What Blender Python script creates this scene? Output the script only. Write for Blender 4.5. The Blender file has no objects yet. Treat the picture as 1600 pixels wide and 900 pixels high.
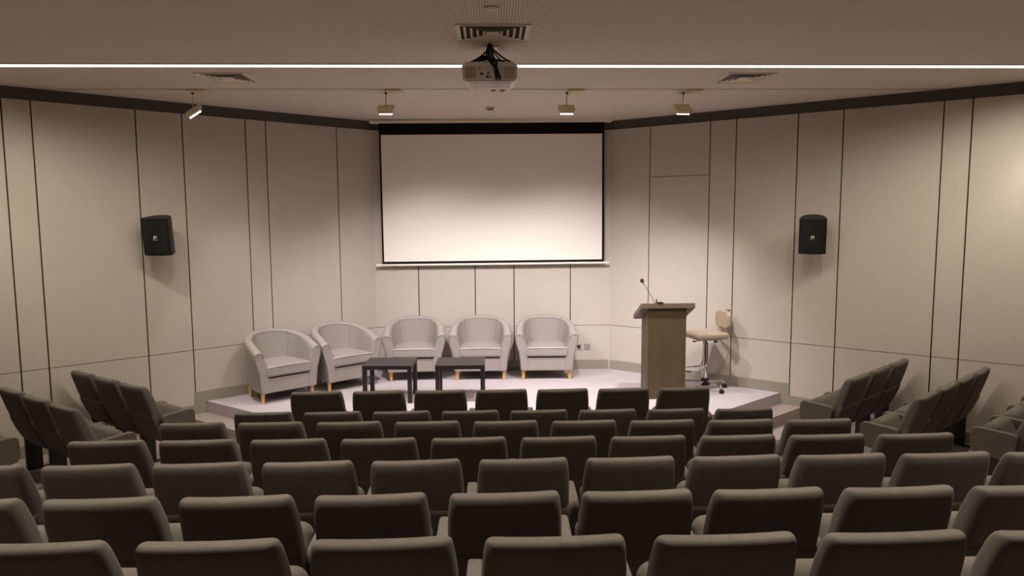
import bpy, bmesh, math, random
from mathutils import Vector, Matrix
random.seed(7)
C = bpy.context.scene.collection
SC = bpy.context.scene
PI = math.pi
R = math.radians
CAMZ = 2.45                      # lens height above the lowest floor
CEIL = 3.75
STAGE = 0.271
STEP = 0.135

# ------------------------------------------------------------------ camera
F_PX, PITCH, ROLL, YAW = 1109.33, .1011, -.0055, .0310
fw = Vector((math.sin(YAW)*math.cos(PITCH), math.cos(YAW)*math.cos(PITCH), -math.sin(PITCH)))
r0 = Vector((math.cos(YAW), -math.sin(YAW), 0)); u0 = r0.cross(fw)
rt = r0*math.cos(ROLL)+u0*math.sin(ROLL); up = -r0*math.sin(ROLL)+u0*math.cos(ROLL)
cam_d = bpy.data.cameras.new('camera'); cam = bpy.data.objects.new('camera', cam_d); C.objects.link(cam)
cam_d.sensor_width = 36; cam_d.lens = F_PX/1600*36; cam_d.clip_start = .05
m = Matrix((rt, up, -fw)).transposed().to_4x4(); m.translation = Vector((0, 0, CAMZ)); cam.matrix_world = m
SC.camera = cam

# ------------------------------------------------------------------ light and exposure
SC.view_settings.view_transform = 'Standard'; SC.view_settings.look = 'None'
SC.view_settings.gamma = 1; SC.view_settings.use_curve_mapping = False
SC.view_settings.exposure = 0.5
world = bpy.data.worlds.new('world'); SC.world = world; world.use_nodes = True
world.node_tree.nodes['Background'].inputs[0].default_value = (.9, .85, .8, 1)
world.node_tree.nodes['Background'].inputs[1].default_value = .02
STRIP_E = 3.0
STRIP_LAMP_W = 76.0
STRIP2_E = 8.0
DOWN_W = 270.0
DOWN_COL = (1.0, .91, .79)
STRIP_COL = (1.0, .905, .775)
SPOT_W = 198.0
SPOT_COL = (1.0, .925, .965)

# ------------------------------------------------------------------ helpers
def lin(c):
    c = c/255.0
    return c/12.92 if c <= .04045 else ((c+.055)/1.055)**2.4
def col(r, g, b): return (lin(r), lin(g), lin(b), 1)

def mat(name, rgb, rough=.6, metal=0, spec=.5, noise=None, bump=None, sheen=0, emit=None, coat=0):
    """noise=(scale xyz, amount) varies the colour, bump=(scale xyz, strength, distance)"""
    M = bpy.data.materials.new(name); M.use_nodes = True; nt = M.node_tree; N = nt.nodes; L = nt.links
    b = N['Principled BSDF']; b.inputs['Roughness'].default_value = rough; b.inputs['Metallic'].default_value = metal
    b.inputs['Specular IOR Level'].default_value = spec
    c = col(*rgb); b.inputs['Base Color'].default_value = c
    if sheen: b.inputs['Sheen Weight'].default_value = sheen; b.inputs['Sheen Roughness'].default_value = .5
    if coat: b.inputs['Coat Weight'].default_value = coat
    tc = N.new('ShaderNodeTexCoord')
    def nz(scale, detail=3):
        mp = N.new('ShaderNodeMapping'); mp.inputs['Scale'].default_value = scale
        L.new(tc.outputs['Object'], mp.inputs[0]); t = N.new('ShaderNodeTexNoise')
        t.inputs['Scale'].default_value = 1; t.inputs['Detail'].default_value = detail
        L.new(mp.outputs[0], t.inputs['Vector']); return t
    if noise:
        prev = None
        for (sc, am) in noise:
            t = nz(sc); mx = N.new('ShaderNodeMix'); mx.data_type = 'RGBA'; mx.blend_type = 'MULTIPLY'
            mx.inputs[0].default_value = 1
            rm = N.new('ShaderNodeMapRange'); rm.inputs[1].default_value = .3; rm.inputs[2].default_value = .7
            rm.inputs[3].default_value = 1-am; rm.inputs[4].default_value = 1+am
            L.new(t.outputs['Fac'], rm.inputs[0])
            if prev is None: mx.inputs[6].default_value = c
            else: L.new(prev, mx.inputs[6])
            L.new(rm.outputs[0], mx.inputs[7]); prev = mx.outputs[2]
        L.new(prev, b.inputs['Base Color'])
    if bump:
        t = nz(bump[0]); bp = N.new('ShaderNodeBump'); bp.inputs['Strength'].default_value = bump[1]
        bp.inputs['Distance'].default_value = bump[2]
        L.new(t.outputs['Fac'], bp.inputs['Height']); L.new(bp.outputs[0], b.inputs['Normal'])
    if emit:
        b.inputs['Emission Color'].default_value = (*emit[0], 1); b.inputs['Emission Strength'].default_value = emit[1]
    return M

def ceiling_mat():
    M = mat('perforated_ceiling', (226, 215, 202), .75); nt = M.node_tree; N = nt.nodes; L = nt.links; b = N['Principled BSDF']
    tc = N.new('ShaderNodeTexCoord'); sx = N.new('ShaderNodeSeparateXYZ'); L.new(tc.outputs['Object'], sx.inputs[0])
    sq = []
    for k in (0, 1):
        pp = N.new('ShaderNodeMath'); pp.operation = 'PINGPONG'; pp.inputs[1].default_value = (.00875, .005)[k]
        L.new(sx.outputs[k], pp.inputs[0]); p2 = N.new('ShaderNodeMath'); p2.operation = 'POWER'; p2.inputs[1].default_value = 2
        L.new(pp.outputs[0], p2.inputs[0]); sq.append(p2)
    ad = N.new('ShaderNodeMath'); ad.operation = 'ADD'; L.new(sq[0].outputs[0], ad.inputs[0]); L.new(sq[1].outputs[0], ad.inputs[1])
    lt = N.new('ShaderNodeMath'); lt.operation = 'LESS_THAN'; lt.inputs[1].default_value = .0044**2; L.new(ad.outputs[0], lt.inputs[0])
    mx = N.new('ShaderNodeMix'); mx.data_type = 'RGBA'; L.new(lt.outputs[0], mx.inputs[0])
    mx.inputs[6].default_value = col(230, 217, 204); mx.inputs[7].default_value = col(165, 152, 142)
    L.new(mx.outputs[2], b.inputs['Base Color']); return M

M = {}
M['fabric_wall'] = mat('woven_wall_fabric', (190, 181, 169), .85, spec=.2,
    noise=[((260, 260, 9), .055), ((14, 14, 300), .045), ((1.2, 1.2, 1.2), .03)], bump=((300, 300, 40), .25, .001))
M['wall_dark'] = mat('wall_gap_dark', (62, 52, 46), .9)
M['band'] = mat('dark_cove_band', (80, 78, 71), .8, noise=[((30, 30, 30), .05)])
M['plain_wall'] = mat('painted_side_wall', (176, 162, 146), .9, noise=[((2, 2, 2), .03)])
M['skirting'] = mat('grey_green_skirting', (146, 140, 126), .55, noise=[((20, 20, 6), .03)])
M['carpet'] = mat('grey_carpet', (150, 136, 130), .95, spec=.1, noise=[((220, 220, 220), .10), ((6, 6, 6), .05)], bump=((350, 350, 350), .5, .003))
M['lit_stage_carpet'] = mat('lit_stage_carpet', (176, 167, 168), .95, spec=.1, noise=[((220, 220, 220), .08), ((5, 5, 5), .04)], bump=((350, 350, 350), .4, .003))  # same carpet as the floor, stage light put into a paler base colour
M['ceiling'] = ceiling_mat()
M['seat'] = mat('taupe_upholstery', (90, 83, 74), .9, spec=.15, sheen=.04,
    noise=[((400, 400, 40), .10), ((40, 40, 400), .10), ((9, 9, 9), .05)], bump=((500, 500, 500), .3, .001))
M['black_metal'] = mat('black_powder_metal', (26, 24, 22), .5)
M['leather'] = mat('grey_leather', (152, 145, 139), .33, noise=[((7, 7, 7), .035), ((120, 120, 120), .02)], bump=((16, 16, 5), .35, .014))
M['seam'] = mat('seam_thread', (120, 112, 106), .6)
M['oak'] = mat('honey_wood', (222, 170, 100), .45, noise=[((60, 60, 6), .08)])
M['black_table'] = mat('black_brown_lacquer', (34, 27, 27), .35, noise=[((5, 60, 60), .1)])
M['lectern'] = mat('dark_oak_veneer', (80, 65, 45), .5, noise=[((110, 110, 3), .16), ((20, 20, 1.2), .10)])
M['lectern_top'] = mat('dark_oak_veneer_top', (104, 88, 74), .5, noise=[((3, 110, 110), .12)])
M['chrome'] = mat('chrome', (215, 215, 218), .12, metal=1)
M['black_plastic'] = mat('black_plastic', (14, 13, 12), .5)
M['grille'] = mat('black_speaker_grille', (15, 14, 12), .6, bump=((400, 400, 400), .4, .002))
M['cream_vinyl'] = mat('cream_vinyl', (162, 145, 125), .4, bump=((120, 120, 120), .1, .002))
M['screen'] = mat('matt_screen_white', (244, 237, 224), .9, spec=.1)
M['screen_black'] = mat('screen_black_border', (26, 23, 23), .85, spec=.1)
M['white_paint'] = mat('white_enamel', (232, 224, 212), .4)
M['cream_metal'] = mat('cream_enamel_metal', (214, 196, 160), .45)
M['vent'] = mat('vent_enamel', (236, 224, 204), .5)
M['vent_dark'] = mat('vent_shadow', (34, 30, 27), .9)
M['projector'] = mat('projector_white_plastic', (246, 240, 232), .35)
M['projector_grille'] = mat('projector_grey_grille', (186, 174, 152), .6, bump=((300, 300, 20), .4, .002))
M['projector_panel'] = mat('projector_socket_panel', (238, 226, 214), .5)
M['projector_under'] = mat('projector_underside', (222, 208, 202), .5)
M['steel'] = mat('satin_steel', (190, 186, 182), .35, metal=.8)
M['dark_steel'] = mat('dark_steel', (96, 90, 90), .4, metal=.5)
M['strip'] = mat('lit_diffuser', (255, 255, 255), .5, emit=(STRIP_COL, STRIP_E))
M['strip2'] = mat('lit_diffuser_added', (255, 255, 255), .5, emit=(STRIP_COL, STRIP2_E))
M['lamp_glow'] = mat('lit_downlight', (255, 255, 255), .5, emit=(DOWN_COL, 14))
M['led'] = mat('lit_spot_lens', (255, 255, 255), .3, emit=((1, .97, .96), 6))
M['badge'] = mat('badge_white', (225, 222, 216), .5)
M['windscreen'] = mat('foam_windscreen', (40, 36, 38), .95)

def finish(bm, name, material, parent=None, smooth=True, wn=True, mats=None):
    bmesh.ops.recalc_face_normals(bm, faces=bm.faces)
    me = bpy.data.meshes.new(name); bm.to_mesh(me); bm.free()
    for mm in (mats or [material]): me.materials.append(mm)
    if smooth:
        for p in me.polygons: p.use_smooth = True
    o = bpy.data.objects.new(name, me); C.objects.link(o)
    if smooth and wn:
        w = o.modifiers.new('wn', 'WEIGHTED_NORMAL'); w.keep_sharp = False; w.weight = 80
    if parent: o.parent = parent
    return o

def add_box(bm, x0, x1, y0, y1, z0, z1, bev=0, seg=2, mtx=None, mi=0, fn=None, cuts=0):
    """box, optionally cut along x, deformed by fn, bevelled, transformed"""
    nx = cuts+1; vs = []
    for i in range(nx+1):
        x = x0+(x1-x0)*i/nx
        vs.append([bm.verts.new(Vector(fn(x, y, z)) if fn else Vector((x, y, z))) for (y, z) in ((y0, z0), (y1, z0), (y1, z1), (y0, z1))])
    fs = [bm.faces.new(vs[0]), bm.faces.new(vs[-1][::-1])]
    for i in range(nx):
        for k in range(4):
            fs.append(bm.faces.new((vs[i][k], vs[i+1][k], vs[i+1][(k+1) % 4], vs[i][(k+1) % 4])))
    for f in fs: f.material_index = mi
    allv = [v for r in vs for v in r]
    if bev:
        es = set()
        for f in fs:
            for e in f.edges: es.add(e)
        bmesh.ops.recalc_face_normals(bm, faces=fs)
        es = [e for e in es if len(e.link_faces) == 2 and e.calc_face_angle(0) > R(40)]
        r = bmesh.ops.bevel(bm, geom=es, offset=bev, segments=seg, affect='EDGES', profile=.5, clamp_overlap=True)
        allv = list({v for v in allv if v.is_valid} | set(r['verts']))
    if mtx is not None: bmesh.ops.transform(bm, matrix=mtx, verts=[v for v in allv if v.is_valid])
    return allv

def box_obj(name, dims, material, parent=None, bev=0, seg=2, mtx=None, fn=None, cuts=0):
    bm = bmesh.new(); add_box(bm, *dims, bev=bev, seg=seg, mtx=mtx, fn=fn, cuts=cuts)
    return finish(bm, name, material, parent, smooth=bev > 0)

def add_loft(bm, rings, cap=True, closed=True, mi=0):
    vr = [[bm.verts.new(Vector(p)) for p in r] for r in rings]
    n = len(rings[0])
    for i in range(len(vr)-1):
        for k in range(n if closed else n-1):
            f = bm.faces.new((vr[i][k], vr[i][(k+1) % n], vr[i+1][(k+1) % n], vr[i+1][k])); f.material_index = mi
    if cap:
        for r in (vr[0][::-1], vr[-1]):
            try: bm.faces.new(r).material_index = mi
            except ValueError: pass
    return vr

def add_tube(bm, pts, r, n=8, mi=0, r1=None):
    pts = [Vector(p) for p in pts]; rings = []
    t0 = (pts[1]-pts[0]).normalized(); a = Vector((0, 0, 1)) if abs(t0.z) < .9 else Vector((1, 0, 0))
    nrm = t0.cross(a).normalized()
    for i, p in enumerate(pts):
        t = (pts[min(i+1, len(pts)-1)]-pts[max(i-1, 0)]).normalized()
        nrm = (nrm-t*nrm.dot(t)).normalized(); b = t.cross(nrm)
        rr = r if r1 is None else r+(r1-r)*i/(len(pts)-1)
        rings.append([p+(nrm*math.cos(2*PI*k/n)+b*math.sin(2*PI*k/n))*rr for k in range(n)])
    add_loft(bm, rings, mi=mi)

def add_lathe(bm, prof, n=20, origin=(0, 0, 0), mtx=None, mi=0):
    o = Vector(origin); rings = []
    for (r, z) in prof:
        ring = [Vector((max(r, 1e-4)*math.cos(2*PI*k/n), max(r, 1e-4)*math.sin(2*PI*k/n), z)) for k in range(n)]
        rings.append([(mtx @ p if mtx else p)+o for p in ring])
    add_loft(bm, rings, mi=mi)

def smooth_path(pts, it=2):
    pts = [Vector(p) for p in pts]
    for _ in range(it):
        q = [pts[0]]
        for a, b in zip(pts, pts[1:]): q += [a*.75+b*.25, a*.25+b*.75]
        q.append(pts[-1]); pts = q
    return pts

def thing(name, label, cat, loc=(0, 0, 0), rotz=0, group=None):
    o = bpy.data.objects.new(name, None); C.objects.link(o); o.empty_display_size = .1
    o.location = loc; o.rotation_euler = (0, 0, rotz); o['label'] = label; o['category'] = cat
    if group: o['group'] = group
    return o
def tag(o, label, cat, group=None):
    o['label'] = label; o['category'] = cat
    if group: o['group'] = group
    return o
def struct(o): o['kind'] = 'structure'; return o
def dup(root, loc, rot, label, group=None):
    r = root.copy(); C.objects.link(r); r.location = loc; r.rotation_euler = rot; r['label'] = label
    if group: r['group'] = group
    for ch in list(root.children):
        c = ch.copy(); C.objects.link(c); c.parent = r
        for g in list(ch.children):
            d = g.copy(); C.objects.link(d); d.parent = c
    return r

# ------------------------------------------------------------------ room geometry
D = 9.966
AL, AR = .8673, .8953
A = Vector((-1.2367*1.3, D)); B = Vector((1.3087*1.3, D))
dl = Vector((-math.sin(AL), -math.cos(AL))); dr = Vector((math.sin(AR), -math.cos(AR)))
TW = 6.2
EL = A+dl*TW; ER = B+dr*TW

def wall_obj(name, grooves, P, ang, side, T, extra_h=None):
    """fabric panels with gaps over a dark backing; local x runs along the wall, side*y points into the room"""
    bm = bmesh.new()
    add_box(bm, -.05, T+.05, *sorted((0, -side*.12)), -.1, CEIL+.05, mi=1)
    zw, zt = .9004, 3.627
    g, h = .014, .007
    xs = [0]+grooves+[T]
    for a, b in zip(xs, xs[1:]):
        xa = a+(g/2 if a > 0 else 0); xb = b-(g/2 if b < T else 0)
        zz = [-.05, zw, zt]
        if extra_h and abs(a-extra_h[0]) < .01: zz = [-.05, zw, extra_h[1], zt]
        for z0, z1 in zip(zz, zz[1:]):
            add_box(bm, xa, xb, *sorted((0, side*.02)), z0+(h/2 if z0 > 0 else 0), z1-(h/2 if z1 < zt else 0), mi=0)
    add_box(bm, 0, T, *sorted((0, side*.008)), zt, CEIL, mi=2)
    o = finish(bm, name, None, smooth=False, mats=[M['fabric_wall'], M['wall_dark'], M['band']])
    o.location = (P.x, P.y, 0); o.rotation_euler = (0, 0, ang); return struct(o)

GL = [.544, 1.507, 1.76, 2.486, 2.97, 3.926, 4.17, 4.90, 5.38]
GR = [.600, 1.430, 1.763, 2.498, 2.993, 3.97, 4.225, 4.95, 5.44]
wall_obj('wall_left', GL, A, math.atan2(dl.y, dl.x), 1, TW)
wall_obj('wall_right', GR, B, math.atan2(dr.y, dr.x), -1, TW, (.600, 2.959))
wall_obj('wall_back', [-.999-A.x, -.209-A.x, .337-A.x, 1.133-A.x], A, 0, -1, B.x-A.x)
def plain_wall(name, x0, x1, y0, y1):
    return struct(box_obj(name, (x0, x1, y0, y1, -.1, CEIL+.05), M['plain_wall']))
plain_wall('wall_left_side', EL.x-.12, EL.x, -2.6, EL.y+.02)
plain_wall('wall_right_side', ER.x, ER.x+.12, -2.6, ER.y+.02)
plain_wall('wall_rear', EL.x-.12, ER.x+.12, -2.72, -2.6)

bm = bmesh.new()
pts = [(EL.x-.2, -2.8), (ER.x+.2, -2.8), (ER.x+.2, ER.y), (B.x+.1, D+.15), (A.x-.1, D+.15), (EL.x-.2, EL.y)]
YG = 7.47
def poly_slab(bm, pts, z0, z1, mi=0):
    lo = [bm.verts.new((x, y, z0)) for x, y in pts]; hi = [bm.verts.new((x, y, z1)) for x, y in pts]
    fs = [bm.faces.new(lo[::-1]), bm.faces.new(hi)]
    for i in range(len(pts)):
        j = (i+1) % len(pts); fs.append(bm.faces.new((lo[i], lo[j], hi[j], hi[i])))
    for f in fs: f.material_index = mi
poly_slab(bm, pts, CEIL, CEIL+.1)
struct(finish(bm, 'ceiling', M['ceiling'], smooth=False))
xl = A.x+dl.x*(D-YG)/-dl.y; xr = B.x+dr.x*(D-YG)/-dr.y
struct(box_obj('trim_1', (xl+.05, xr-.05, YG-.004, YG+.006, CEIL-.003, CEIL+.01), mat('joint_line', (120, 98, 76), .8)))

# floor: lowest level plus the audience tiers that rise toward the camera
nL = Vector((.595, .804)); nR = Vector((-.64, .768))
def hit(n, d, P, v):             # where the line {p.n = d} meets the wall line
    t = (d-P.dot(n))/v.dot(n); return P+v*t
bm = bmesh.new()
poly_slab(bm, [(EL.x-.1, -2.7), (ER.x+.1, -2.7), (ER.x+.1, ER.y), (B.x+.1, D+.1), (A.x-.1, D+.1), (EL.x-.1, EL.y)], -.1, 0)
for j in range(1, 9):
    y = 5.41-.69*(j-1); dL = 2.36-.73*(j-1); dR = 1.98-.74*(j-1)
    xL = (dL-nL.y*y)/nL.x; xR = (dR-nR.y*y)/nR.x
    pL = hit(nL, dL, A, dl); pR = hit(nR, dR, B, dr)
    if pL.x < EL.x: pL = Vector((EL.x, (dL-nL.x*EL.x)/nL.y))
    if pR.x > ER.x: pR = Vector((ER.x, (dR-nR.x*ER.x)/nR.y))
    if y < -2: break
    P_ = [(xL, y), (xR, y)]
    P_ += [tuple(pR)]
    if pR.x < ER.x-.01: P_ += [tuple(ER)]
    P_ += [(ER.x, -2.6), (EL.x, -2.6)]
    if pL.x > EL.x+.01: P_ += [tuple(EL)]
    P_ += [tuple(pL)]
    poly_slab(bm, P_, .105*(j-1)-.0 if j > 1 else -.02, .105*j)
struct(finish(bm, 'floor', M['carpet'], smooth=False))

# stage with one intermediate step
YF = 7.40
sL = Vector((-3.417, 8.431)); sLd = Vector((.805, -.596)).normalized()
sR = Vector((3.562, 8.456)); sRd = Vector((-1.118, -.908)).normalized()
def stage_pts(off):
    n1 = Vector((sLd.y, -sLd.x)).normalized(); n1 = n1 if n1.y < 0 else -n1
    n2 = Vector((sRd.y, -sRd.x)).normalized(); n2 = n2 if n2.y < 0 else -n2
    a = sL+n1*off; b = sR+n2*off; y = YF-off
    ta = (A-a).cross(dl) if False else None
    def inter(p, d, q, e):
        den = d.x*e.y-d.y*e.x; t = ((q.x-p.x)*e.y-(q.y-p.y)*e.x)/den; return p+d*t
    wa = inter(a, sLd, A, dl); wb = inter(b, sRd, B, dr)
    return [tuple(A), tuple(wa), tuple(a+sLd*((y-a.y)/sLd.y)), tuple(b+sRd*((y-b.y)/sRd.y)), tuple(wb), tuple(B)]
bm = bmesh.new(); poly_slab(bm, stage_pts(0), .0, STAGE)
struct(finish(bm, 'floor_stage', M['lit_stage_carpet'], smooth=False))
bm = bmesh.new()
p0, p1 = stage_pts(0), stage_pts(.262)
poly_slab(bm, [p1[1], p1[2], p1[3], p1[4], p0[4], p0[3], p0[2], p0[1]], 0, STAGE-STEP)
struct(finish(bm, 'floor_step', M['carpet'], smooth=False))

def skirt(name, P, ang, side, segs):
    bm = bmesh.new()
    for (x0, x1, z0, z1) in segs: add_box(bm, x0, x1, *sorted((side*.02, side*.036)), z0, z1)
    o = finish(bm, name, M['skirting'], smooth=False); o.location = (P.x, P.y, 0); o.rotation_euler = (0, 0, ang); struct(o)
SK = [(.03, 2.50, STAGE, .401), (2.38, 2.50, STAGE-STEP, STAGE), (2.50, 2.775, STAGE-STEP, .25), (2.66, 2.775, 0, STAGE-STEP), (2.775, 5.0, 0, .13)]
skirt('baseboard_left', A, math.atan2(dl.y, dl.x), 1, SK)
skirt('baseboard_right', B, math.atan2(dr.y, dr.x), -1, SK)
skirt('baseboard_back', A, 0, -1, [(.03, B.x-A.x-.03, STAGE, .401)])

# ------------------------------------------------------------------ ceiling lights
def strip(y, x0, x1, w, material, label, power=None):
    t = thing('linear_ceiling_light', label, 'ceiling light', ((x0+x1)/2, y, CEIL), 0)
    h = (x1-x0)/2
    box_obj('diffuser', (-h, h, -w/2, w/2, -.006, -.001), material, t)
    bm = bmesh.new()
    for s in (-1, 1): add_box(bm, -h, h, *sorted((s*w/2, s*(w/2+.006))), -.008, 0)
    finish(bm, 'trim_profile', M['white_paint'], t, smooth=False)
strip(6.32, -4.75, 5.45, .098, M['strip'], 'long glowing white strip light running across the whole ceiling')

strip(3.4, -2.6, 2.7, .10, M['strip2'], 'second strip light, added out of view above the middle seat rows')  # unseen strip, added to light the seat rows
for k in range(12):              # the first strip throws its light downward
    ld = bpy.data.lights.new('strip_lamp', 'SPOT'); ld.energy = STRIP_LAMP_W; ld.color = STRIP_COL; ld.spot_size = R(168); ld.spot_blend = 1
    ld.shadow_soft_size = .07
    lo = bpy.data.objects.new('strip_lamp', ld); C.objects.link(lo); lo.location = (-4.27+.84*k, 6.32, CEIL-.012)
def downlight(x, y, lab, w=1.0, size=74, aim=None):
    t = thing('recessed_downlight', lab, 'ceiling light', (x, y, CEIL), 0, 'recessed downlights over the seats')
    bm = bmesh.new(); add_lathe(bm, [(.062, -.004), (.085, -.004), (.085, 0), (.062, 0), (.062, -.004)], 24)
    finish(bm, 'rim', M['white_paint'], t)
    bm = bmesh.new(); add_lathe(bm, [(0, -.002), (.061, -.002), (.061, 0), (0, 0)], 24); finish(bm, 'diffuser', M['lamp_glow'], t)
    ld = bpy.data.lights.new('downlight_lamp', 'SPOT'); ld.energy = DOWN_W*w; ld.color = DOWN_COL; ld.spot_size = R(size); ld.spot_blend = .8
    ld.shadow_soft_size = .06
    lo = bpy.data.objects.new('downlight_lamp', ld); C.objects.link(lo); lo.location = (x, y, CEIL-.012)
    if aim: lo.rotation_euler = (Vector(aim)-lo.location).to_track_quat('-Z', 'Y').to_euler()
for x in (-2.9, -1.0, 1.0, 2.9):  # unseen downlights, added to brighten the seat rows
    downlight(x, 4.15, 'round recessed downlight, added out of view over the middle seat rows', .6, 70)
    downlight(x, 2.5, 'round recessed downlight, added out of view over the rearmost seat rows')
downlight(-4.95, 6.45, 'round recessed downlight close to the left wall', .25, 80)
downlight(5.25, 6.55, 'round recessed downlight close to the right wall', .25, 80)

def spotlight(x, lab, yaw, tilt, tgt, headz=3.575, roll=0, w=1, size=88):
    t = thing('track_spotlight', lab, 'spotlight', (x, 7.60, CEIL), 0, 'spotlights hanging above the stage')
    box_obj('ceiling_plate', (.0, .17, -.13, .13, -.016, 0), M['cream_metal'], t, bev=.003)
    bm = bmesh.new(); add_lathe(bm, [(0, -.012), (.012, -.008), (.014, 0), (.012, .01), (0, .013)], 12, (.0, 0, -.022))
    finish(bm, 'pivot', M['black_plastic'], t)
    hz = headz-CEIL
    bm = bmesh.new(); add_tube(bm, [(0, 0, -.02), (-.004, .0, hz+.02)], .0055, 8); finish(bm, 'stem', M['cream_metal'], t)
    mh = Matrix.Translation((-.004, 0, hz)) @ Matrix.Rotation(yaw, 4, 'Z') @ Matrix.Rotation(roll, 4, 'Y') @ Matrix.Rotation(-tilt, 4, 'X')
    # head: local +y is the beam direction
    bm = bmesh.new(); add_box(bm, -.08, .08, .0, .035, -.062, .062, bev=.006)
    add_box(bm, -.086, .086, -.012, -.002, -.066, .066, bev=.003)
    bmesh.ops.transform(bm, matrix=mh, verts=bm.verts); hd = finish(bm, 'lamp_head', M['cream_metal'], t)
    for k in range(4):
        bm = bmesh.new()
        cx = -.054+.036*k
        add_box(bm, cx-.0135, cx+.0135, .035, .052, -.052, -.024, bev=.007, seg=3)
        bmesh.ops.transform(bm, matrix=mh, verts=bm.verts)
        le = finish(bm, 'lens', M['led'], t)
    bm = bmesh.new()
    for s in (-1, 1): add_lathe(bm, [(0, -.003), (.005, -.003), (.005, .003), (0, .003)], 8, (s*.012, -.013, .04), Matrix.Rotation(PI/2, 3, 'X'))
    bmesh.ops.transform(bm, matrix=mh, verts=bm.verts); finish(bm, 'screw', M['black_plastic'], t)
    ld = bpy.data.lights.new('spot_lamp', 'SPOT'); ld.energy = SPOT_W*w; ld.color = SPOT_COL; ld.spot_size = R(size); ld.spot_blend = 1.0
    ld.shadow_soft_size = .045
    lo = bpy.data.objects.new('spot_lamp', ld); C.objects.link(lo)
    p = Vector((x, 7.60, CEIL)) + (mh @ Vector((0, .11, -.04)))
    lo.location = p; lo.rotation_euler = (Vector(tgt)-p).to_track_quat('-Z', 'Y').to_euler()
spotlight(-3.055, 'leftmost of four cream ceiling spotlights, its head turned sideways toward the armchairs', R(-4), R(62), (-1.9, 8.15, .3), 3.56, R(-31), .55)
spotlight(-1.067, 'second ceiling spotlight from the left, above the left edge of the screen', R(-3), R(58), (-.6, 9.1, .3), w=1.15, size=106)
spotlight(.824, 'third ceiling spotlight from the left, just right of the projector', R(3), R(60), (1.0, 9.1, .3), w=1.15, size=106)
spotlight(2.058, 'rightmost ceiling spotlight, hanging over the lectern and stool', R(8), R(54), (2.0, 8.6, .3))

# ------------------------------------------------------------------ ceiling vents and detectors
def vent(x, y, w, d, lab):
    t = thing('ceiling_vent', lab, 'vent', (x, y, CEIL), 0)
    box_obj('backing', (-w/2+.02, w/2-.02, -d/2+.02, d/2-.02, -.003, 0), M['vent_dark'], t)
    def ring(bm, hx, hy, wd, z0, z1):
        # square ring, inner edge at z0, outer edge at z1
        o_ = [(-hx, -hy), (hx, -hy), (hx, hy), (-hx, hy)]; i_ = [(-hx+wd, -hy+wd), (hx-wd, -hy+wd), (hx-wd, hy-wd), (-hx+wd, hy-wd)]
        vo = [bm.verts.new((*p, z1)) for p in o_]; vi = [bm.verts.new((*p, z0)) for p in i_]
        vo2 = [bm.verts.new((*p, z1+.0025)) for p in o_]; vi2 = [bm.verts.new((*p, z0+.0025)) for p in i_]
        for k in range(4):
            j = (k+1) % 4
            for q in ((vo[k], vo[j], vi[j], vi[k]), (vo2[k], vi2[k], vi2[j], vo2[j]), (vo[k], vo2[k], vo2[j], vo[j]), (vi[k], vi[j], vi2[j], vi2[k])): bm.faces.new(q)
    bm = bmesh.new(); ring(bm, w/2, d/2, .034, -.006, -.005); ring(bm, w/2, d/2, .002, -.01, -.002); finish(bm, 'frame', M['vent'], t, smooth=False)
    n = 4
    for k in range(n):
        f = 1-.18*(k+1)
        bm = bmesh.new(); ring(bm, (w/2-.012)*f, (d/2-.012)*f, .023, -.001, -.008); finish(bm, 'louvre', M['vent'], t, smooth=False)
    box_obj('centre_plate', (-w*.085, w*.085, -d*.085, d*.085, -.008, -.003), M['vent'], t)
vent(.035, 5.212, .525, .455, 'square white louvred air vent in the ceiling above the projector')
vent(-2.43, 6.87, .46, .46, 'louvred ceiling vent on the left, just beyond the strip light')
vent(2.44, 6.865, .47, .47, 'louvred ceiling vent on the right, just beyond the strip light')
bm = bmesh.new(); add_lathe(bm, [(0, -.016), (.03, -.016), (.045, -.010), (.05, 0), (0, 0)], 20)
o = finish(bm, 'smoke_detector', M['vent']); o.location = (.024, 4.608, CEIL); tag(o, 'small round smoke detector on the ceiling at the top centre', 'smoke detector')
t = thing('ceiling_sensor', 'small square motion sensor on the ceiling between projector and screen', 'sensor', (.02, 8.72, CEIL))
box_obj('housing', (-.055, .055, -.05, .05, -.022, 0), M['cream_metal'], t, bev=.004)
box_obj('lens', (-.038, .038, -.045, -.0, -.034, -.022), mat('sensor_lens', (96, 70, 56), .4), t, bev=.004)

# ------------------------------------------------------------------ projection screen
t = thing('projection_screen', 'pull-down white projection screen with black border above the armchairs', 'projection screen', (.05, 9.87, 2.7))
t.rotation_euler = (0, R(-.25), 0)
box_obj('casing', (-1.655, 1.635, -.10, .07, 1.016, 1.047), M['vent'], t, bev=.004)
sv = box_obj('border', (-1.54, 1.54, -.002, .003, -.905, 1.016), M['screen_black'], t)
box_obj('screen_surface', (-1.515, 1.51, -.006, -.002, -.865, .862), M['screen'], t)
bm = bmesh.new(); add_tube(bm, [(-1.625, 0, -.914), (1.61, 0, -.914)], .016, 12); finish(bm, 'bottom_bar', M['white_paint'], t)

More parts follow.
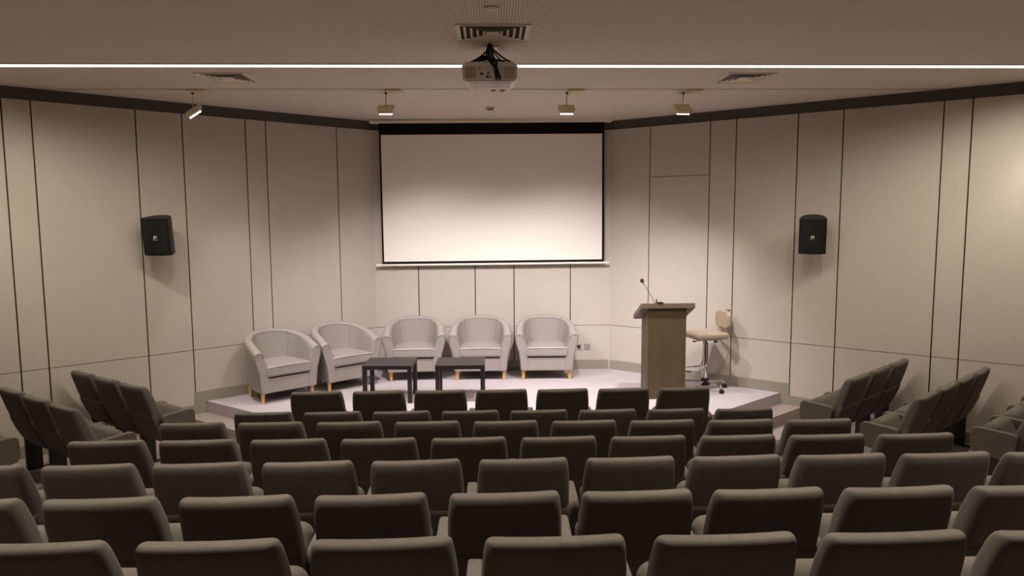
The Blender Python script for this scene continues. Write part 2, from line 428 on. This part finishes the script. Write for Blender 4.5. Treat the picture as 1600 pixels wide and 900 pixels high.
# ------------------------------------------------------------------ projector, mount and cables
PX, PY, PZ = .012, 5.64, 3.525
t = thing('projector', 'white ceiling projector with cables plugged into its rear panel', 'projector', (PX, PY, PZ-.07))
def rrect(hx, hz, r, n=5):
    out = []
    for (cx, cz, a0) in ((hx-r, hz-r, 0), (-hx+r, hz-r, 90), (-hx+r, -hz+r, 180), (hx-r, -hz+r, 270)):
        for k in range(n+1):
            a = R(a0+90*k/n); out.append((cx+r*math.cos(a), cz+r*math.sin(a)))
    return out
bm = bmesh.new(); rings = []
for (y, hx, hz, r) in ((-.182, .196, .064, .045), (-.19, .205, .071, .05), (-.175, .213, .075, .055), (0, .215, .077, .06), (.13, .205, .073, .06), (.19, .18, .06, .055), (.20, .15, .05, .045)):
    rings.append([(x, y, z+.07) for x, z in rrect(hx, hz, r)])
add_loft(bm, rings); finish(bm, 'casing', M['projector'], t)
bm = bmesh.new(); add_loft(bm, [[(x, -.187+dy, z+.062) for x, z in rrect(.19, .055, .04)] for dy in (0, .012)])
finish(bm, 'rear_panel', M['projector_panel'], t, smooth=False)
for s in (-1, 1):
    box_obj('side_grille', tuple(sorted((s*.105, s*.185)))+(-.191, -.18, .022, .105), M['projector_grille'], t, bev=.012, seg=3)
box_obj('top_lip', (-.19, .19, -.192, -.18, .112, .14), M['projector'], t, bev=.004)
for (x, z, rr) in ((-.062, .055, .010), (-.012, .062, .007), (-.02, .033, .008), (.0, .032, .006), (-.075, .085, .004), (-.075, .095, .004)):
    bm = bmesh.new(); add_lathe(bm, [(0, -.002), (rr, -.002), (rr, .003), (0, .003)], 12, (x, -.189, z), Matrix.Rotation(PI/2, 3, 'X')); finish(bm, 'socket', M['black_plastic'], t)
box_obj('underside_plate', (-.16, .16, -.15, .16, -.0105, -.004), M['projector_under'], t, bev=.003)
for (x0, x1, y0, y1) in ((-.115, -.113, -.15, .16), (.06, .062, -.15, .05), (-.16, .16, -.02, -.017)):
    box_obj('panel_line', (x0, x1, y0, y1, -.0118, -.0106), M['wall_dark'], t)
for x in (.03, .10):
    bm = bmesh.new(); add_lathe(bm, [(0, -.02), (.018, -.02), (.02, -.004), (0, -.004)], 12, (x, .13, .0)); finish(bm, 'foot', M['projector_grille'], t)
bm = bmesh.new(); add_tube(bm, [(-.1, .19, .07), (-.1, .225, .07)], .045, 20); finish(bm, 'lens', M['black_plastic'], t)

t = thing('projector_mount', 'black spider bracket holding the projector to the ceiling', 'ceiling bracket', (.022, 5.66, CEIL))
box_obj('ceiling_plate', (-.05, .05, -.05, .05, -.008, 0), M['steel'], t, bev=.002)
bm = bmesh.new(); add_tube(bm, [(0, 0, -.008), (0, 0, -.12)], .02, 14); finish(bm, 'column', M['steel'], t)
bm = bmesh.new(); add_box(bm, -.07, .05, -.06, .06, -.148, -.115, bev=.008); finish(bm, 'hub', M['black_plastic'], t)
for s in (-1, 1):
    bm = bmesh.new(); add_tube(bm, smooth_path([(s*.008, -.03, -.012), (s*.04, -.05, -.05), (s*.10, -.09, -.105), (s*.175, -.13, -.150)], 1), .007, 8)
    finish(bm, 'arm', M['black_metal'], t)
    bm = bmesh.new(); add_tube(bm, smooth_path([(s*.008, .03, -.012), (s*.04, .05, -.05), (s*.10, .08, -.105), (s*.165, .11, -.152)], 1), .0055, 8)
    finish(bm, 'arm', M['black_metal'], t)
t = thing('cable_bundle', 'bundle of black cables hanging down behind the projector', 'cables', (.022, 5.60, CEIL))
cab = [[(-.015, -.06, -.0), (-.03, -.08, -.05), (-.035, -.10, -.11), (.0, -.165, -.165), (.03, -.172, -.20), (.042, -.163, -.262)],
       [(-.0, -.06, -.0), (-.02, -.08, -.06), (-.01, -.12, -.12), (.015, -.178, -.16), (.045, -.178, -.21), (.062, -.160, -.262)],
       [(.0, -.05, -.0), (.01, -.10, -.10), (.035, -.16, -.145), (.045, -.182, -.18), (.03, -.178, -.22), (.036, -.160, -.265)],
       [(-.13, -.02, -.134), (-.09, -.10, -.115), (-.05, -.11, -.10), (.0, -.10, -.12), (.06, -.09, -.134)],
       [(-.12, -.05, -.134), (-.07, -.11, -.122), (-.02, -.12, -.116), (.03, -.10, -.128), (.11, -.08, -.134)],
       [(-.10, -.08, -.137), (-.08, -.12, -.135), (-.03, -.125, -.132), (-.01, -.11, -.12), (.04, -.05, -.132)]]
for p in cab:
    bm = bmesh.new(); add_tube(bm, smooth_path(p, 2), .008, 7); finish(bm, 'cable', M['black_plastic'], t)
for x in (.04, .066):
    box_obj('plug', (x-.009, x+.009, -.172, -.148, -.284, -.250), M['black_plastic'], t, bev=.003)

# ------------------------------------------------------------------ wall loudspeakers
def loudspeaker(x, y, z, yaw, pitch, lab, wall_pt):
    t = thing('wall_loudspeaker', lab, 'loudspeaker', (x, y, z)); t.rotation_euler = (0, 0, yaw)
    mt = Matrix.Rotation(pitch, 4, 'X')
    # local -y faces the audience
    def plan(w, dpt, front):
        return [(w*.5*k/5, front-.024*(1-(k/5)**2)) for k in range(-5, 6)]+[(w*.5*math.cos(R(a)), front+.04+(dpt-.04)*math.sin(R(a))) for a in range(0, 181, 15)]
    bm = bmesh.new(); rings = []
    for (zz, s) in ((-.205, .93), (-.198, 1), (.198, 1), (.205, .93)):
        rings.append([(px*s, py*s, zz) for px, py in plan(.29, .25, -.12)])
    add_loft(bm, rings); bmesh.ops.transform(bm, matrix=mt, verts=bm.verts); finish(bm, 'cabinet', M['black_plastic'], t, smooth=False)
    bm = bmesh.new(); rings = []
    fr = [(-.138, -.122), (-.07, -.142), (0, -.149), (.07, -.142), (.138, -.122)]
    for zz in (-.178, .178):
        rings.append([(px, py, zz) for px, py in fr]+[(px, py+.008, zz) for px, py in fr[::-1]])
    add_loft(bm, rings); bmesh.ops.transform(bm, matrix=mt, verts=bm.verts); finish(bm, 'grille', M['grille'], t, smooth=False)
    bm = bmesh.new()
    add_box(bm, -.017, .017, -.153, -.149, -.006, .003); add_box(bm, -.017, .017, -.153, -.149, .010, .016)
    add_box(bm, -.017, -.009, -.153, -.149, -.016, .016); add_box(bm, .010, .017, -.153, -.149, -.006, .016)
    for k in range(4): add_box(bm, -.020+.012*k, -.014+.012*k, -.153, -.149, -.027, -.022)
    bmesh.ops.transform(bm, matrix=Matrix.Translation((0, 0, 0)) @ mt, verts=bm.verts); finish(bm, 'badge', M['badge'], t, smooth=False)
    bm = bmesh.new(); inv = Matrix.Rotation(-yaw, 3, 'Z')
    w = inv @ (Vector(wall_pt)-Vector((x, y, z)))
    add_tube(bm, [(0, .08, 0), w], .025, 12); finish(bm, 'bracket', M['black_plastic'], t)
def wp(P, v, side, t, off, z):
    n = Vector((-v.y, v.x))*side; q = P+v*t+n*off; return (q.x, q.y, z)
q = wp(A, dl, 1, 2.84, .25, 2.262)
loudspeaker(q[0], q[1], 2.262, R(2), R(9), 'black wall loudspeaker on the left wall, angled toward the seats', wp(A, dl, 1, 2.80, .023, 2.262))
q = wp(B, dr, -1, 2.76, .25, 2.225)
loudspeaker(q[0], q[1], 2.225, R(-24), R(13), 'black wall loudspeaker on the right wall, its curved top showing', wp(B, dr, -1, 2.76, .023, 2.225))

# ------------------------------------------------------------------ wall sockets
t = thing('wall_socket', 'steel power socket on the back wall, partly behind the rightmost armchair', 'wall socket', (1.255, D-.02, .594))
box_obj('frame', (-.042, .042, -.009, 0, -.042, .042), M['steel'], t, bev=.002)
bm = bmesh.new(); add_lathe(bm, [(0, -.002), (.024, -.002), (.024, .001), (0, .001)], 16, (0, -.0095, 0), Matrix.Rotation(PI/2, 3, 'X')); finish(bm, 'socket_face', M['black_plastic'], t)
t = thing('wall_socket', 'blank steel outlet cover on the back wall, right of the power socket', 'wall socket', (1.375, D-.02, .594))
box_obj('frame', (-.042, .042, -.009, 0, -.042, .042), M['steel'], t, bev=.002)
box_obj('flap', (-.033, .033, -.013, -.009, -.026, .034), mat('grey_flap', (150, 142, 142), .4), t, bev=.002)

# ------------------------------------------------------------------ tub armchairs (local -y is the front)
def make_tub():
    t = thing('tub_armchair', '', 'armchair')
    N_ = 40
    def path(u):                 # u 0..1 from left front round the back to right front; returns outer point, outward normal
        # half widths at floor level; y -0.315 front .. 0.315 back
        hw, yb, yf, rr = .390, .315, -.315, .390
        ls = rr*PI*.5*2; st = (yb-rr)-yf
        st = max(st, .0)
        tot = 2*st+PI*rr
        s = u*tot
        if s < st: return Vector((-hw, yf+s)), Vector((-1, 0))
        if s > tot-st: return Vector((hw, yf+(tot-s))), Vector((1, 0))
        a = PI-(s-st)/rr
        n = Vector((math.cos(a), math.sin(a)))
        # super-ellipse: squarer back
        e = .88
        cx = math.copysign(abs(n.x)**e, n.x); cy = abs(n.y)**e
        return Vector((cx*hw, yb-rr+cy*rr)), n
    bm = bmesh.new(); rings = []; inner_edge = []; outer_edge = []
    for i in range(N_+1):
        u = i/N_; p, n = path(u)
        k = max(0, math.cos(abs(u-.5)*PI))**.85
        H = .612+.192*k          # top height
        th = .105-.02*k          # thickness
        flare = .072-.03*k       # outward lean at the top
        def P(off, z): q = p-n*.055+n*off; return (q.x, q.y, z)
        zb = .125
        ring = [P(.0, zb), P(.012, zb+.02), P(.03, .35), P(flare+.006, H-.09), P(flare+.012, H-.04), P(flare-.003, H-.012), P(flare-.035, H), P(flare-.065, H-.004), P(flare-.088, H-.022), P(flare-th+.004, H-.06), P(-.085, .40), P(-.09, zb)]
        rings.append(ring)
        outer_edge.append(Vector(ring[5])); inner_edge.append(Vector(ring[8]))
    vr = add_loft(bm, rings)
    body = finish(bm, 'shell', M['leather'], t)
    b = body.modifiers.new('b', 'BEVEL'); b.width = .012; b.segments = 3; b.limit_method = 'ANGLE'; b.angle_limit = R(50)
    # modifiers order: bevel before weighted normals
    body.modifiers.remove(body.modifiers['wn']); w = body.modifiers.new('wn', 'WEIGHTED_NORMAL')
    for e_, nm in ((0, 'front'),):
        pass
    bm = bmesh.new()
    for rg in (rings[0], rings[-1]):
        pth = [Vector(q)+Vector((0, -.001, 0)) for q in rg[1:10]]
        add_tube(bm, pth, .0035, 6); finish(bm, 'seam', M['seam'], t); bm = bmesh.new()
    for ui in (13, 27):
        rg = rings[ui]; c = Vector((0, 0, 0))
        pth = []
        for q in rg[7:11]: pth.append(Vector(q))
        add_tube(bm, pth, .0028, 6); finish(bm, 'seam', M['seam'], t); bm = bmesh.new()
    # front apron
    box_obj('front_panel', (-.292, .292, -.305, -.25, .125, .302), M['leather'], t, bev=.012, seg=3)
    box_obj('seat_base', (-.30, .30, -.26, .22, .13, .315), M['leather'], t, bev=.01)
    def cush(x, y, z):
        f = 1-.0*abs(y); puff = 0
        if z > .4 and abs(x) < .2: puff = .010
        return (x, y, z+puff)
    box_obj('seat_cushion', (-.285, .285, -.330, .24, .318, .438), M['leather'], t, bev=.028, seg=4, fn=cush, cuts=4)
    for z in (.429, .328):
        bm = bmesh.new()
        add_tube(bm, [(-.270, -.3235, z-.004), (-.2, -.3265, z), (0, -.3265, z+.004*(z > .4)), (.2, -.3265, z), (.270, -.3235, z-.004)], .003, 6)
        bmesh.ops.translate(bm, vec=(0, -.005, 0), verts=bm.verts); finish(bm, 'cushion_piping', M['seam'], t)
    for (x, y) in ((-.31, -.255), (.31, -.255), (-.27, .19), (.27, .19)):
        bm = bmesh.new(); add_lathe(bm, [(0, 0), (.015, 0), (.0165, .004), (.026, .13), (0, .13)], 14, (x, y, 0)); finish(bm, 'leg', M['oak'], t)
    return t
tub = make_tub()
TUBS = [(-2.605, 8.632, R(41), 'grey leather tub armchair at the far left, turned toward the stage centre'),
        (-1.942, 9.160, R(40), 'grey leather tub armchair, second from the left, angled behind its neighbour'),
        (-1.03, 9.60, R(3), 'grey leather tub armchair, third from the left, behind the left black table'),
        (-.135, 9.60, R(0), 'grey leather tub armchair behind the right black table'),
        (.752, 9.595, R(-1), 'rightmost grey leather tub armchair, standing clear beside the wall sockets')]
for i, (x, y, a, lab) in enumerate(TUBS):
    if i == 0:
        tub.location = (x, y, STAGE); tub.rotation_euler = (0, 0, a); tub['label'] = lab; tub['group'] = 'tub armchairs on the stage'
    else: dup(tub, (x, y, STAGE), (0, 0, a), lab, 'tub armchairs on the stage')

# ------------------------------------------------------------------ side tables
def side_table(x, y, a, lab):
    t = thing('side_table', lab, 'side table', (x, y, STAGE), a, 'low black tables in front of the armchairs')
    box_obj('table_top', (-.29, .29, -.24, .24, .40, .45), M['black_table'], t, bev=.003)
    for sx in (-1, 1):
        for sy in (-1, 1):
            box_obj('leg', tuple(sorted((sx*.238, sx*.288)))+tuple(sorted((sy*.188, sy*.238)))+(0, .40), M['black_table'], t, bev=.002)
side_table(-1.205, 8.425, R(-2), 'low black square side table, the left one of two on the stage')
side_table(-.36, 8.40, R(0), 'low black square side table, the right one, before the fourth armchair')

# ------------------------------------------------------------------ lectern
t = thing('lectern', 'dark wooden lectern with a sloping top on the right of the stage', 'lectern', (2.08, 8.21, STAGE))
def body_fn(x, y, z): return (x, y, z if z < .5 else 1.082-.425*y)
box_obj('body', (-.227, .226, .0, .35, .035, 1.1), M['lectern'], t, fn=body_fn)
box_obj('plinth', (-.222, .221, .008, .345, 0, .034), M['lectern_top'], t)
def top_fn(x, y, z): return (x, y, z-.425*y)
box_obj('sloping_top', (-.318, .318, -.035, .41, 1.083, 1.138), M['lectern_top'], t, fn=top_fn)
t = thing('gooseneck_microphone', 'thin gooseneck microphone leaning left on top of the lectern', 'microphone', (1.945, 8.215, 1.409))
mt = Matrix.Rotation(math.atan(-.425), 3, 'X')
bm = bmesh.new(); add_lathe(bm, [(0, 0), (.055, 0), (.055, .012), (.04, .022), (0, .024)], 24, (0.04, 0, -.002), mt); finish(bm, 'base', M['black_plastic'], t)
bm = bmesh.new(); add_tube(bm, smooth_path([(-.01, .01, .01), (-.03, .015, .055), (-.085, .03, .15), (-.135, .045, .235)], 2), .0035, 8); finish(bm, 'gooseneck', M['dark_steel'], t)
bm = bmesh.new(); add_tube(bm, [(-.135, .045, .235), (-.150, .05, .262)], .006, 10)
finish(bm, 'capsule', M['black_plastic'], t)
bm = bmesh.new(); add_lathe(bm, [(0, -.026), (.014, -.023), (.021, -.013), (.024, 0), (.021, .013), (.014, .023), (0, .026)], 16, (-.158, .052, .275)); finish(bm, 'windscreen', M['windscreen'], t)
box_obj('switch', (.0, .012, .0, .012, .02, .06), M['black_plastic'], t, bev=.002)

# ------------------------------------------------------------------ drafting stool: local -y is the front
t = thing('drafting_stool', 'cream vinyl drafting stool with chrome footrest and castors beside the lectern', 'stool', (2.685, 8.67, STAGE), R(-76))
def seat_fn(x, y, z): return (x*(1-.12*(y < 0)), y, z+(.008 if abs(x) > .15 and z > .7 else 0))
box_obj('seat', (-.205, .205, -.225, .205, .652, .735), M['cream_vinyl'], t, bev=.036, seg=4, fn=seat_fn, cuts=4)
box_obj('seat_plate', (-.10, .10, -.12, .15, .635, .66), M['black_plastic'], t, bev=.004)
bm = bmesh.new(); rings = []
for (y, s) in ((.233, .86), (.235, .93), (.243, .98), (.257, 1), (.275, 1), (.285, .98), (.291, .93), (.293, .86)):
    rings.append([(px*s, y-.9*px*px, .875+pz*s) for px, pz in rrect(.15, .11, .062, 6)])
add_loft(bm, rings); finish(bm, 'backrest', M['cream_vinyl'], t)
bm = bmesh.new()
for s in (-1, 1): add_tube(bm, smooth_path([(s*.02, .10, .645), (s*.02, .28, .64), (s*.02, .325, .67), (s*.02, .315, .80), (s*.02, .303, .90)], 2), .0065, 8)
finish(bm, 'back_support', M['chrome'], t)
box_obj('back_clamp', (-.03, .03, .29, .322, .86, 1.0), M['chrome'], t, bev=.004)
bm = bmesh.new(); add_lathe(bm, [(0, .14), (.032, .14), (.032, .33), (.026, .34), (.026, .56), (.02, .57), (.02, .636), (0, .636)], 20); finish(bm, 'column', M['chrome'], t)
bm = bmesh.new(); add_lathe(bm, [(0, .055), (.05, .055), (.055, .07), (.05, .13), (.034, .15), (0, .15)], 20); finish(bm, 'hub', M['black_plastic'], t)
bm = bmesh.new()
loop = [(-.045, 0, .60), (-.045, 0, .36), (-.05, -.03, .29), (-.11, -.09, .27), (-.16, -.20, .265), (-.12, -.29, .265), (0, -.32, .265), (.12, -.29, .265), (.16, -.20, .265), (.11, -.09, .27), (.05, -.03, .29), (.045, 0, .36), (.045, 0, .60)]
add_tube(bm, smooth_path(loop, 2), .011, 10); finish(bm, 'footrest', M['chrome'], t)
bm = bmesh.new(); add_tube(bm, [(-.02, -.02, .62), (-.09, -.10, .60)], .005, 6); add_box(bm, -.12, -.08, -.12, -.09, .59, .605, bev=.004); finish(bm, 'lever', M['black_plastic'], t)
bm = bmesh.new(); add_lathe(bm, [(0, .59), (.025, .59), (.025, .605), (.01, .61), (.01, .64), (0, .64)], 12, (.0, .14, 0)); finish(bm, 'knob', M['black_plastic'], t)
for k in range(5):
    a = R(-78+76+72*k+90); ca, sa = math.cos(a), math.sin(a)
    bm = bmesh.new(); add_tube(bm, smooth_path([(ca*.04, sa*.04, .105), (ca*.16, sa*.16, .10), (ca*.25, sa*.25, .095), (ca*.275, sa*.275, .06)], 2), .017, 10, r1=.012)
    leg = finish(bm, 'leg', M['chrome'], t)
    bm = bmesh.new(); ax = Matrix.Rotation(a, 3, 'Z') @ Matrix.Rotation(PI/2, 3, 'Y')
    for s in (-1, 1):
        add_lathe(bm, [(0, -.009), (.024, -.009), (.027, -.004), (.027, .004), (.024, .009), (0, .009)], 16, (ca*.275-sa*s*.013, sa*.275+ca*s*.013, .027), Matrix.Rotation(a, 3, 'Z') @ Matrix.Rotation(PI/2, 3, 'X'))
    ca_o = finish(bm, 'castor', M['black_plastic'], leg)

# ------------------------------------------------------------------ auditorium seats (local +y faces the stage; y=0 is the rear top edge)
def arm_mesh(cx):
    bm = bmesh.new(); hw = .029
    prof = [(.20, .40), (.17, .55), (.185, .594), (.46, .607), (.495, .58), (.50, .43), (.47, .385), (.20, .36)]
    # rounded profile in yz, lofted across x with soft edges
    def shr(s): 
        c = (.30, .49); return [(c[0]+(y-c[0])*s, c[1]+(z-c[1])*(s if s < 1 else 1)) for y, z in prof]
    rp = prof
    def sm(pf):
        q = []
        n = len(pf)
        for i in range(n):
            a, b = pf[i], pf[(i+1) % n]; q += [(a[0]*.85+b[0]*.15, a[1]*.85+b[1]*.15), (a[0]*.15+b[0]*.85, a[1]*.15+b[1]*.85)]
        return q
    rings = []
    for (x, s) in ((-hw, .93), (-hw*.88, .975), (-hw*.6, 1.0), (hw*.6, 1.0), (hw*.88, .975), (hw, .93)):
        c = (.30, .49)
        rings.append([(cx+x, c[0]+(y-c[0])*(1-(1-s)*.45), c[1]+(z-c[1])*s) for y, z in sm(prof)])
    add_loft(bm, rings); return bm
def ped_mesh(cx):
    bm = bmesh.new(); add_box(bm, cx-.022, cx+.022, .22, .36, .012, .40, bev=.004); add_box(bm, cx-.03, cx+.03, .16, .42, 0, .012, bev=.003); return bm
def rear_y(z):                   # rear face of the back
    pts = [(.30, .215), (.36, .195), (.45, .150), (.61, .085), (.885, 0)]
    for (z0, y0), (z1, y1) in zip(pts, pts[1:]):
        if z <= z1: return y0+(y1-y0)*(z-z0)/(z1-z0)
    return 0
def make_seat(right_arm):
    t = thing('auditorium_seat', '', 'auditorium seat')
    # backrest: stacked sections
    bm = bmesh.new(); rings = []
    nx = 10
    zs = [(.345, .245, .05, 0), (.36, .242, .085, 0), (.45, .244, .105, 0), (.56, .2445, .115, 0), (.66, .243, .112, 0), (.76, .240, .105, 0), (.82, .2345, .098, 0), (.840, .2325, .094, .001), (.858, .230, .086, .004), (.872, .226, .072, .010), (.882, .219, .052, .018), (.886, .206, .026, .030)]
    for (z, hw, th, ins) in zs:
        y0 = rear_y(z)+ins; sec = []
        r = .036 if th > .08 else th*.42
        pts = rrect(hw, th/2, min(r, th/2-.002), 4)
        # densify long sides so the top can sag
        dens = []
        for i in range(len(pts)):
            a = pts[i]; b = pts[(i+1) % len(pts)]
            n = 8 if abs(a[0]-b[0]) > .2 else 1
            for k in range(n): dens.append((a[0]+(b[0]-a[0])*k/n, a[1]+(b[1]-a[1])*k/n))
        for (px, py) in dens:
            f = max(0, (z-.70)/.186); xx = px/.23
            sag = f*(-.007*(1-xx*xx)+.004*xx)
            sec.append((px, y0+th/2+py, z+sag))
        rings.append(sec)
    add_loft(bm, rings); finish(bm, 'backrest', M['seat'], t)
    # lower shell
    bm = bmesh.new()
    def sh(x, y, z): return (x, y+rear_y(z), z)
    rings = []
    for (z, hw, a, b) in ((.30, .20, .02, .09), (.335, .238, .002, .10), (.36, .245, -.006, .09), (.45, .2465, -.008, .08), (.56, .2465, -.007, .07), (.595, .245, .002, .06), (.605, .241, .015, .05)):
        y0 = rear_y(z); rings.append([(px, y0+(a+b)/2+py, z) for px, py in rrect(hw, (b-a)/2, .02, 3)])
    add_loft(bm, rings); finish(bm, 'back_shell', M['seat'], t)
    # tipped-up seat
    mtx = Matrix.Translation((0, .335, .485)) @ Matrix.Rotation(R(60), 4, 'X')
    box_obj('seat', (-.225, .225, -.16, .15, -.07, .07), M['seat'], t, bev=.062, seg=6, mtx=mtx)
    finish(arm_mesh(-.279), 'armrest', M['seat'], t)
    finish(ped_mesh(-.279), 'pedestal', M['black_metal'], t, smooth=False)
    if right_arm:
        finish(arm_mesh(.279), 'armrest', M['seat'], t); finish(ped_mesh(.279), 'pedestal', M['black_metal'], t, smooth=False)
    bm = bmesh.new(); add_tube(bm, [(-.255, .29, .37), (.244, .29, .37)], .018, 10); finish(bm, 'cross_bar', M['black_metal'], t)
    return t
proto = {False: make_seat(False), True: make_seat(True)}
used = {False: False, True: False}
ORD = ['leftmost', 'second', 'third', 'fourth', 'fifth', 'sixth', 'seventh', 'eighth', 'ninth', 'tenth', 'rightmost']
def place(x, y, z, a, last, lab, group, sx=1):
    roll = R(random.uniform(-.9, .15))
    rot = (0, 0, a+R(random.uniform(-.35, .35)))
    if not used[last]:
        o = proto[last]; o.location = (x, y, z); o.rotation_euler = rot; o['label'] = lab; o['group'] = group; used[last] = True
    else: o = dup(proto[last], (x, y, z), rot, lab, group)
    o.scale = (sx, 1, 1)
ROWS = [(7, -1.575, .5567, 6.267, -.0067), (8, -1.842, .5570, 5.574, -.020), (9, -2.147, .5620, 4.919, -.030), (10, -2.360, .5548, 4.210, -.0195),
        (11, -2.614, .5558, 3.516, -.0055), (9, -2.166, .5546, 2.805, -.0076), (7, -1.480, .5610, 2.168, -.0145)]
RN = ['first', 'second', 'third', 'fourth', 'fifth', 'sixth', 'seventh']
for r, (n, x0, sp, y0, sl) in enumerate(ROWS):
    z = max(0, .105*(r-1))
    for i in range(n):
        x = x0+sp*i
        pos = 'leftmost' if i == 0 else 'rightmost' if i == n-1 else ORD[i]+' from the left'
        place(x, y0+sl*x, z, math.atan(sl), i == n-1,
              'taupe auditorium seat, %s, %s centre row from the stage' % (pos, RN[r]), 'auditorium seats in the centre block')
def side_row(p0, step, n, z, ang, side, rname, names):
    for k in range(n):
        p = Vector(p0)+Vector(step)*k
        last = (k == 0) if side == 'left' else (k == n-1)
        place(p.x, p.y, z, ang, last, 'taupe auditorium seat in the %s side block, %s row, %s' % (side, rname, names[k]), 'auditorium seats in the %s side block' % side, math.hypot(*step)/.557)
N3 = ['nearest the aisle', 'middle of three', 'nearest the wall']
N4 = ['nearest the aisle', 'second from the aisle', 'third from the aisle', 'nearest the wall']
aL, aR = -math.atan2(nL.x, nL.y), -math.atan2(nR.x, nR.y)
side_row((-3.408, 6.645), (-.396, .292), 3, 0, aL, 'left', 'front', N3)
side_row((-3.614, 5.899), (-.418, .312), 3, 0, aL, 'left', 'second', N3)
side_row((-4.325, 5.46), (-.418, .312), 3, .105, aL, 'left', 'third', N3)
side_row((3.615, 6.65), (.385, .320), 3, 0, aR, 'right', 'front', N3)
side_row((3.828, 5.905), (.378, .310), 4, 0, aR, 'right', 'second', N4)
side_row((4.477, 5.374), (.385, .320), 3, .105, aR, 'right', 'third', N3)
